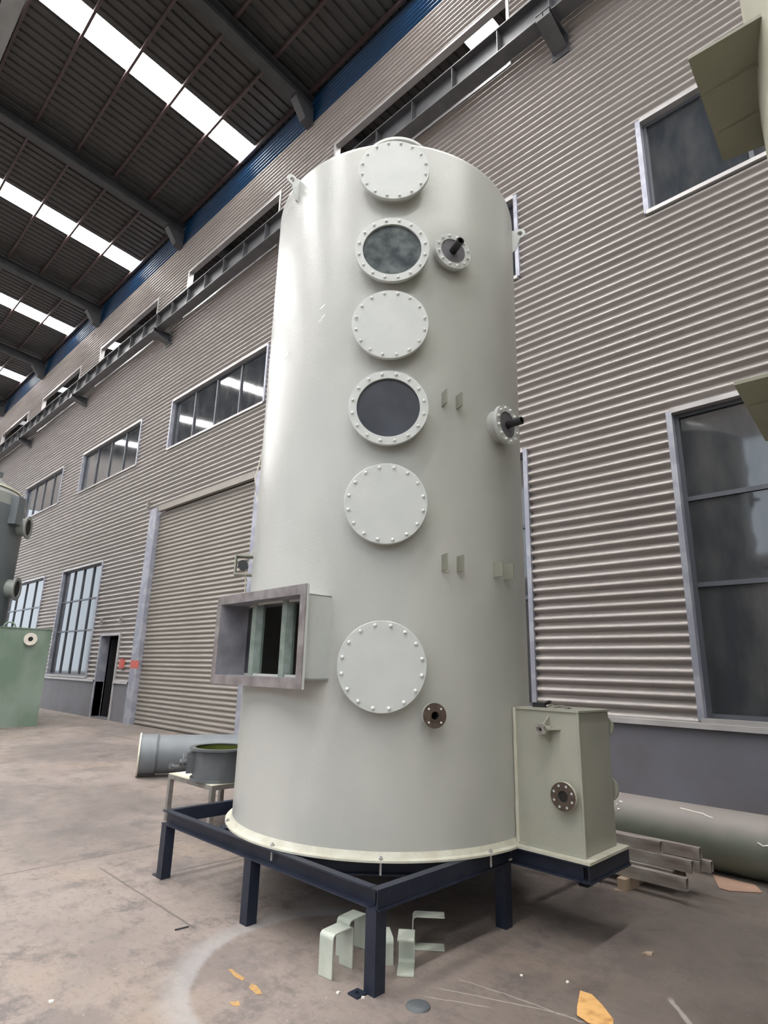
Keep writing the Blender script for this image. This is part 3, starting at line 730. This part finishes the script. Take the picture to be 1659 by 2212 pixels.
# inner cross members and corner braces
for x in (-4.06, -3.26): chan((x, FY0+.055), (x, FY1-.055), (1, 0), 'cross_member')
for y in (3.37, 4.17): 
    for xa, xb in ((FX0+.055, -4.115), (-4.055, -3.315), (-3.255, FX1-.06)): chan((xa, y), (xb, y), (0, 1), 'cross_member')
for p, q, o in (((-3.19, FY0+.07), (FX1-.075, 3.27), (1, -1)), ((-4.13, FY0+.07), (FX0+.075, 3.29), (-1, -1)), ((-3.19, FY1-.07), (FX1-.075, 4.27), (1, 1)), ((-4.13, FY1-.07), (FX0+.075, 4.27), (-1, 1))):
    chan(p, q, o, 'corner_brace')
LEGW = .078
def leg(x, y, plate=None):
    part('leg', MB().box(x-LEGW/2, y-LEGW/2, 0, x+LEGW/2, y+LEGW/2, FZ0), M['navy'], fr)
    if plate:
        dx, dy = plate
        m = MB(); m.ring(.009, .012, .0, .011, 12, T(x+dx, y+dy, 0)); m.box(x+dx-.035, y+dy-.035, 0, x+dx-.010, y+dy+.035, .009); m.box(x+dx+.010, y+dy-.035, 0, x+dx+.035, y+dy+.035, .009)
        m.box(x+dx-.010, y+dy-.035, 0, x+dx+.010, y+dy-.010, .009); m.box(x+dx-.010, y+dy+.010, 0, x+dx+.010, y+dy+.035, .009)
        part('anchor_tab', m, M['navy'], fr)
hy = LEGW/2
leg(FX1-hy-.004, FY0+hy-.004, (-.045, -.077)); leg(FX0+hy, FY0+hy+.004, (-.077, 0)); leg(-3.66, FY0+hy+.004)
leg(FX1-hy-.004, 3.80-hy*.2); leg(FX1-hy-.004, FY1-hy-.004); leg(FX0+hy+.004, 3.77); leg(FX0+hy+.004, FY1-hy-.004); leg(-3.66, FY1-hy-.004)

# ================================================================== THINGS AROUND
# small U brackets under the frame
def ubr(mtx, span, h, w, name_label, mat_=M['bracket']):
    r = .022; pts = [(-span/2, 0), (-span/2, h-r)]
    for i in range(1, 6): a = PI-PI/2*i/5; pts.append((-span/2+r+r*math.cos(a), h-r+r*math.sin(a)))
    for i in range(0, 6): a = PI/2-PI/2*i/5; pts.append((span/2-r+r*math.cos(a), h-r+r*math.sin(a)))
    pts += [(span/2, 0)]
    m = MB(); m.strip(pts, -w/2, w/2, .007)
    o = bpy.data.objects.new('u_bracket', m.mesh('u_bracket', mat_)); COL.objects.link(o); o.matrix_world = mtx
    tag(o, name_label, 'bracket', 'loose U brackets under the frame'); ORG[o.name] = (0, 0, 0); return o
ubr(T(-2.795, 2.578, .002) @ RZ(.10), .165, .205, .098, 'grey-green U-shaped bracket standing on its legs, nearest one left of the front leg')
ubr(T(-2.905, 2.80, .002) @ RZ(.12), .165, .19, .098, 'grey-green U-shaped bracket standing upright, behind the nearest one left of the front leg')
ubr(T(-2.79, 2.93, .052) @ RZ(.9) @ RX(PI/2), .150, .16, .098, 'grey-green U-shaped bracket lying on its side, half hidden left behind the front leg')
ubr(T(-2.495, 2.815, .088) @ RZ(math.radians(-141)) @ RX(PI/2), .165, .165, .092, 'grey-green U bracket lying on its side, open toward the viewer, right of the front leg')
ubr(T(-2.565, 3.245, .091) @ RZ(math.radians(-49)) @ RX(PI/2), .170, .19, .085, 'grey-green U bracket on its side opening to the right, under the frame')

# bench with damper
bn = thing('steel_bench', (-6.05, 3.72, 0), 'low rusty grey steel bench behind the left corner of the navy frame', 'bench')
bx0, bx1, by0, by1, bh = -6.53, -5.62, 3.43, 4.12, .465
m = MB()
m.box(bx0, by0, bh-.05, bx1, by0+.04, bh-.005); m.box(bx0, by1-.04, bh-.05, bx1, by1, bh-.005); m.box(bx0, by0+.04, bh-.05, bx0+.04, by1-.04, bh-.005); m.box(bx1-.04, by0+.04, bh-.05, bx1, by1-.04, bh-.005)
part('top_frame', m, M['table'], bn)
part('bench_top', MB().box(bx0, by0, bh-.005, bx1, by1, bh), M['cream'], bn, 'cream coloured sheet top')
for x in (bx0+.025, bx1-.025):
    for y in (by0+.025, by1-.025): part('leg', MB().box(x-.024, y-.024, 0, x+.024, y+.024, bh-.05), M['table'], bn)
dm = thing('round_damper', (-5.90, 3.66, bh), 'short dark grey round duct damper with flange and lever, standing on the steel bench', 'damper')
D = T(-5.90, 3.66, 0); zb, zt = bh+.002, bh+.32
part('damper_body', MB().lathe([(.265, zb+.03), (.265, zt-.02)], 56, D), M['damper'], dm)
part('damper_liner', MB().lathe([(.255, zt), (.255, zb+.05)], 56, D).cyl(.255, zb+.03, zb+.05, 40, D), M['moss'], dm, 'green resin inside')
part('top_flange', MB().ring(.255, .315, zt-.022, zt, 56, D), M['damper'], dm)
part('bottom_flange', MB().ring(.255, .285, zb, zb+.03, 56, D), M['damper'], dm)
DF = T(-5.90, 3.66, bh+.17) @ RZ(math.radians(-118)) @ RY(PI/2)   # local Z outwards
part('bearing_box', MB().box(-.10, -.06, .24, .10, .06, .33, DF), M['damper'], dm)
m = MB(); m.cyl(.03, .33, .40, 20, DF); m.lathe([(.085, .36), (.085, .375)], 28, DF, a0=-PI*.1, a1=PI*1.3); m.ring(.06, .088, .36, .372, 28, DF)
part('quadrant', m, M['damper'], dm)
m = MB(); m.path([(-5.90-.19, 3.66-.30, bh+.15), (-6.28, 3.40, bh+.10), (-6.46, 3.42, bh+.08)], .014); m.cyl(.028, -.02, .02, 16, T(-6.46, 3.42, bh+.08) @ RX(PI/2))
part('lever', m, M['damper'], dm)

# horizontal grey duct on the floor left, vertical duct behind
az = math.radians(26); dirv = Vector((math.sin(az), math.cos(az), 0)); p0 = Vector((-9.22, 4.33, .305)); L_ = 3.0
ROT = Matrix.Translation(p0) @ dirv.to_track_quat('Z', 'Y').to_matrix().to_4x4()
gd = thing('floor_duct', (p0.x, p0.y, 0), 'grey round duct lying on the concrete floor behind the bench', 'duct')
m = MB(); m.lathe([(.285, 0), (.285, .25)], 56, ROT); m.lathe([(.27, .25), (.27, L_)], 56, ROT); m.lathe([(.26, L_), (.26, 0)], 48, ROT)
part('duct_tube', m, M['grey_pipe'], gd)
part('coupling_ring', MB().ring(.262, .292, .24, .262, 56, ROT), M['damper'], gd)
part('end_flange', MB().ring(.26, .305, -.006, .016, 56, ROT), M['cream'], gd, 'pale end rim')
vd = thing('upright_duct', (-6.93, 4.82, 0), 'dark grey upright duct piece behind the tower, right of the damper', 'duct')
V = T(-6.93, 4.82, 0)
part('duct_tube', MB().lathe([(.17, 0), (.17, .90), (.155, .90), (.155, .1)], 40, V), M['damper'], vd)
part('rim', MB().ring(.155, .19, .89, .905, 40, V), M['table'], vd)
m = MB(); FV = V @ T(0, 0, .58) @ RZ(math.radians(-122)) @ RY(PI/2); m.cyl(.022, .15, .21, 16, FV); m.ring(.012, .045, .205, .22, 20, FV); part('branch', m, M['damper'], vd)

# big green pipe near the wall
gp = thing('large_pipe', (-1.2, 6.22, 0), 'large dusty green-grey pipe lying along the slate wall behind the sump', 'pipe')
GX = T(-1.2, 6.22, .25) @ RY(PI/2)
m = MB(); m.lathe([(.25, -3.2), (.25, 3.6)], 64, GX); m.lathe([(.235, 3.6), (.235, -3.2)], 48, GX); m.ring(.235, .25, -3.205, -3.2, 48, GX); m.ring(.235, .25, 3.6, 3.605, 48, GX)
part('pipe_tube', m, M['green_pipe'], gp)
for xs_, pts in ((-1, [(-2.12, 62), (-2.05, 60), (-2.0, 58), (-1.93, 57), (-1.88, 52), (-1.84, 50)]), (1, [(-1.50, 18), (-1.46, 14), (-1.42, 17)]), (2, [(-2.68, 44), (-2.67, 43)]), (3, [(-2.66, 52), (-2.63, 51)]), (4, [(-2.66, 34), (-2.64, 33)])):
    m = MB(); m.path([(x, 6.22-.2485*math.cos(math.radians(a)), .25+.2485*math.sin(math.radians(a))) for x, a in pts], .0075 if xs_ < 2 else .011, 6)
    part('paint_scuff', m, M['white'], gp, 'white scuff mark')

# stack of steel tubes
grp = 'steel tubes stacked beside the sump'
TL = []
def tube(name, xr, y, z, L_, w, h, label, kind='tube'):
    m = MB(); t2 = .004
    for a in ((xr-L_, y-w/2, z, xr, y-w/2+t2, z+h), (xr-L_, y+w/2-t2, z, xr, y+w/2, z+h), (xr-L_, y-w/2+t2, z+h-t2, xr, y+w/2-t2, z+h), (xr-L_, y-w/2+t2, z, xr, y+w/2-t2, z+t2)):
        if kind == 'channel' and a[2] == z and a[5] == z+t2: continue
        m.box(*a)
    return solo(name, m, M['galv'], (xr-L_/2, y, z), label, 'steel tube', grp)
tube('steel_tube', -1.79, 5.155, .085, 2.6, .06, .085, 'rusty square steel tube at the front bottom of the stack, resting on a wood block')
tube('steel_tube', -1.93, 5.295, .085, 2.5, .06, .080, 'rust-stained tube second in the bottom row of the stack')
tube('steel_tube', -1.90, 5.43, .085, 2.5, .06, .080, 'tube at the back of the bottom row of the stack')
tube('steel_tube', -1.80, 5.33, .168, 2.6, .055, .085, 'grey tube in the middle row of the stack, front one')
tube('steel_channel', -1.76, 5.392, .168, 2.6, .055, .080, 'dark open steel channel in the middle row of the stack', 'channel')
tube('steel_channel', -1.70, 5.455, .168, 2.6, .055, .080, 'dark open steel channel at the back of the middle row', 'channel')
tube('steel_tube', -2.03, 5.345, .254, 2.4, .055, .085, 'shorter pale dusty tube on top of the stack, front')
tube('steel_tube', -1.76, 5.408, .252, 2.6, .055, .085, 'longer pale dusty tube on top of the stack, behind the shorter one')
solo('wood_block', MB().box(-2.28, 5.05, 0, -2.21, 5.52, .084), M['wood'], (-2.24, 5.28, 0), 'pale timber block under the stack of steel tubes', 'wood block')
solo('wood_splinter', MB().prism([(0, 0), (.07, .012), (.06, .035), (.01, .028)], 0, .006, T(-2.30, 5.02, 0) @ RZ(.3)), M['wood'], (-2.30, 5.02, 0), 'small orange wood splinter on the floor beside the timber block', 'splinter')
# cardboard, scraps, marks
solo('cardboard_piece', MB().prism([(-1.88, 6.02), (-1.84, 5.93), (-1.80, 5.60), (-1.50, 5.86), (-1.42, 5.92), (-1.50, 6.10)][:1]+[(-1.74, 5.70), (-1.66, 5.69), (-1.47, 5.84), (-1.56, 6.0)], .002, .008), M['card'], (-1.65, 5.85, 0), 'flat brown cardboard piece on the floor in front of the green pipe', 'cardboard')
m = MB(); m.add([(-1.77, 3.385, .004), (-1.70, 3.375, .012), (-1.625, 3.33, .006), (-1.53, 3.245, .004), (-1.50, 3.16, .003), (-1.60, 3.12, .008), (-1.665, 3.14, .010), (-1.705, 3.22, .004)],
                [(0, 1, 6, 7), (1, 2, 5, 6), (2, 3, 4, 5)])
m.add([(-1.77, 3.385, .002), (-1.70, 3.375, .010), (-1.625, 3.33, .004), (-1.53, 3.245, .002), (-1.50, 3.16, .001), (-1.60, 3.12, .006), (-1.665, 3.14, .008), (-1.705, 3.22, .002)], [(7, 6, 1, 0), (6, 5, 2, 1), (5, 4, 3, 2)])
solo('paper_scrap', m, M['leaf'], (-1.64, 3.25, 0), 'torn orange-brown paper scrap on the floor at the bottom edge', 'scrap')
solo('paper_scrap', MB().prism([(0, 0), (.03, .012), (.06, .0), (.085, .022), (.045, .030), (.02, .018)], .001, .014, T(-1.70, 4.04, 0) @ RZ(.9)), M['wood'], (-1.68, 4.08, 0), 'small curled tan leaf-like scrap on the dark floor at right', 'scrap')
for pts in ([(-3.215, 2.165), (-3.20, 2.18), (-3.07, 2.178), (-3.06, 2.155), (-3.12, 2.148)], [(-3.0, 2.175), (-2.96, 2.178), (-2.875, 2.155), (-2.89, 2.13), (-2.98, 2.14)], [(-2.90, 2.03), (-2.86, 2.01), (-2.88, 1.985), (-2.92, 1.99)]):
    part('paint_mark', MB().prism(pts, .0004, .0018), M['yellow'], floor, 'worn orange-yellow paint mark')
solo('access_disc', MB().lathe([(.001, .016), (.04, .014), (.058, .008), (.062, 0)], 36, T(-2.255, 2.645, 0)), M['valve'], (-2.255, 2.645, 0), 'round dark metal cap on the floor near the front leg', 'cap')
bpy.data.objects['access_disc'].data.materials[0] = M['damper']
for x, y, a in ((-3.865, 2.235, 1.45), (-6.9, 1.45, 1.3)):
    solo('metal_rod', MB().box(-.045, -.004, 0, .045, .004, .008, T(x, y, 0) @ RZ(a)), M['steel'], (x, y, 0), 'short dark metal rod on the pale floor left of the frame' if x > -5 else 'short dark metal rod on the floor near the left edge', 'rod')
for i, (x, y, s_) in enumerate(((-3.51, 1.36, .013), (-2.50, 2.50, .010), (-2.62, 2.44, .010), (-3.05, 3.05, .018), (-2.07, 3.30, .009), (-1.86, 3.42, .010))):
    lab = ['white chip on the floor near the bottom left corner', 'tiny white chip just right of the front leg foot', 'tiny white chip below the front leg foot', 'pale rubble chip in the shade under the frame', 'tiny white chip left of the orange paper scrap', 'tiny white chip above the orange paper scrap'][i]
    solo('floor_chip', MB().prism([(-s_, -s_*.5), (s_*.8, -s_*.7), (s_, s_*.5), (-s_*.3, s_)], 0, s_*.6, T(x, y, 0) @ RZ(i)), M['white'], (x, y, 0), lab, 'chip')

# cord down the tower's left flank
solo('hanging_cord', MB().path([(-4.235, 2.83, 3.62), (-4.29, 2.82, 3.51), (-4.31, 2.81, 3.37), (-4.33, 2.79, 3.22), (-4.32, 2.80, 3.09), (-4.29, 2.83, 2.98), (-4.265, 2.84, 2.8), (-4.29, 2.82, 2.60), (-4.315, 2.80, 2.51), (-4.325, 2.77, 2.44), (-4.315, 2.77, 2.38), (-4.33, 2.78, 2.30), (-4.335, 2.79, 2.2), (-4.33, 2.78, 2.16)], .006, 6),
     M['string'], (AX-1.08, AY-.6, 3.2), 'thin cream cord hanging down the left side of the tower', 'cord')

# left background: green box tank and grey tank
gb = thing('green_tank', (-18.65, 4.2, 0), 'pale green square fibreglass tank at the left edge', 'tank')
m = MB(); m.box(-19.55, 1.7, 0, -17.72, 5.50, 2.44)
part('tank_body', m, M['green'], gb)
part('tank_lid', MB().box(-19.57, 1.68, 2.44, -17.70, 5.52, 2.465), M['green'], gb)
FG = Matrix(((0, 0, 1, -17.72), (1, 0, 0, 4.98), (0, 1, 0, 2.18), (0, 0, 0, 1)))
m = MB(); m.lathe([(.09, 0), (.09, .12)], 28, FG); m.ring(.06, .16, .11, .13, 32, FG); nn = part('nozzle', m, M['raincap'], gb, 'white flanged nozzle')
part('bore', MB().cyl(.06, .08, .115, 24, FG), M['bore'], nn)
m = MB(); m.path([(-18.0, 4.55+.14*math.cos(a), 2.46+.14*math.sin(a)) for a in [PI*i/10 for i in range(11)]], .02); part('lid_handle', m, M['green'], gb)
gt = thing('grey_tower', (-21.62, 3.35, 0), 'large dark grey cylindrical tower with pale cap behind the green tank', 'tower')
G = T(-21.62, 3.35, 0); GR = 1.93
part('shell', MB().lathe([(GR, 0), (GR, 6.15)], 96, G), M['gtank'], gt)
part('cap', MB().lathe([(GR, 6.15), (GR-.04, 6.5), (GR-.30, 6.72), (.7, 7.45), (.7, 7.8), (.001, 7.8)], 96, G), M['gtank_roof'], gt)
part('cap_rim', MB().ring(GR-.31, GR-.22, 6.70, 6.76, 96, G), M['cream'], gt)
m = MB(); vs = []
for i in range(25):
    u = i/24; a = math.radians(-18-80*u); z = 6.15-1.15*math.sin(u*PI/2)**0.8; w = .16*(1-u*.4)
    vs += [((GR+.02)*math.cos(a), (GR+.02)*math.sin(a), z), ((GR+.02)*math.cos(a), (GR+.02)*math.sin(a), z-w)]
m.add(vs, [(2*i, 2*i+1, 2*i+3, 2*i+2) for i in range(24)], True, G); part('slanted_strip', m, M['cream'], gt)  # pale curved strip slanting down the shell below the cap
def grad(azd, off, z):
    a = math.radians(azd); n = Vector((math.sin(a), math.cos(a), 0)); u = Vector((0, 0, 1)); t = u.cross(n); p = Vector((-21.62, 3.35, z))+n*off
    return Matrix(((t.x, u.x, n.x, p.x), (t.y, u.y, n.y, p.y), (t.z, u.z, n.z, p.z), (0, 0, 0, 1)))
for z in (5.62, 3.72):
    Fz = grad(33, 0, z); m = MB(); m.lathe([(.27, GR-.05), (.27, GR+.22)], 36, Fz); m.ring(.25, .35, GR+.22, GR+.26, 36, Fz); c = part('nozzle', m, M['gtank_roof'], gt); part('bore', MB().cyl(.25, GR+.18, GR+.23, 30, Fz), M['bore'], c)
Fz = grad(48, 0, 6.0); m = MB(); m.box(-.16, -.42, GR-.02, .16, .42, GR+.22, Fz); part('lifting_bracket', m, M['gtank'], gt)
for k in range(6): inst('cap_lug', MB().box(-.12, -.1, 0, .12, .1, .16).mesh('cap_lug', M['gtank']), G @ RZ(math.radians(-140+34*k)) @ T(1.45, 0, 6.98), gt)

# right foreground tank with support lugs (only its flank enters the frame)
RC = Vector((2.26, 3.05, 0)); RR = 2.58
rt_ = thing('olive_tank', (RC.x, RC.y, 0), 'large pale olive fibreglass tank at the top right edge with two dark lug plates', 'tank')
RT = T(RC.x, RC.y, 0)
part('shell', MB().lathe([(RR, 0), (RR, 7.6), (RR-.1, 7.7), (.8, 8.3), (.001, 8.35)], 160, RT), M['olive_body'], rt_)
def luglate(z, d):
    k = (z-1.6)/3.4*1.0
    P = lambda azd, tn: Vector((math.sin(math.radians(azd)), math.cos(math.radians(azd)), 0))*((z-1.6)/tn)
    return P
for z, zt in ((4.10, 4.10), (2.604, 2.604)):
    s_ = .7353
    q = [(-.61*s_, 3.01*s_), (-.67*s_, 3.90*s_), (-.40*s_, 3.95*s_), (-.05, 2.85), (-.05, 2.3), (-.19*s_, 3.03*s_)]
    lp = part('lug_plate', MB().prism(q, z, z+.014), M['olive'], rt_, 'dark olive horizontal lug plate')
    for y in (2.43, 2.68):
        g = MB(); x0 = -.47
        g.add([(x0, y-.004, z), (x0, y+.004, z), (-.13, y+.004-.02, z), (-.13, y-.004-.02, z), (-.16, y-.024, z-.035), (-.16, y-.016, z-.035)], [(0, 1, 2, 3), (0, 4, 5, 1), (1, 5, 2), (0, 3, 4), (3, 2, 5, 4)])
        part('laminate_rib', g, M['olive'], lp)

# wall odds and ends
solo('alarm_box', MB().box(-18.2, WY-.09, 1.49, -17.98, WY-.02, 1.76).box(-18.18, WY-.095, 1.62, -18.0, WY-.09, 1.64), M['red'], (-18.09, WY-.05, 1.5), 'small faded red box on the corrugated wall right of the dark doorway', 'alarm box')
for i, x in enumerate((-20.05, -18.55)):
    solo('wall_hook', MB().box(x-.03, WY-.10, 2.80, x+.03, WY-.03, 3.02).box(x-.03, WY-.16, 2.80, x+.03, WY-.10, 2.85), M['table'], (x, WY-.05, 2.9), 'small steel hook above the doorway, %s one' % ('left' if i == 0 else 'right'), 'hook')
solo('wall_hook', MB().box(-17.72, WY-.10, 6.24, -17.66, WY-.03, 6.52), M['table'], (-17.7, WY-.05, 6.3), 'small steel hook at the top left corner of the roller door', 'hook')
solo('pulley_hook', MB().path([(-7.30, 7.12, 12.42), (-7.31, 7.12, 12.30), (-7.27, 7.12, 12.24), (-7.22, 7.12, 12.28), (-7.21, 7.12, 12.36)], .015).cyl(.05, -.02, .02, 16, T(-7.29, 7.12, 12.26) @ RX(PI/2)), M['gutter'], (-7.28, 7.12, 12.3), 'small hook hanging from the crane beam above the tower', 'hook')
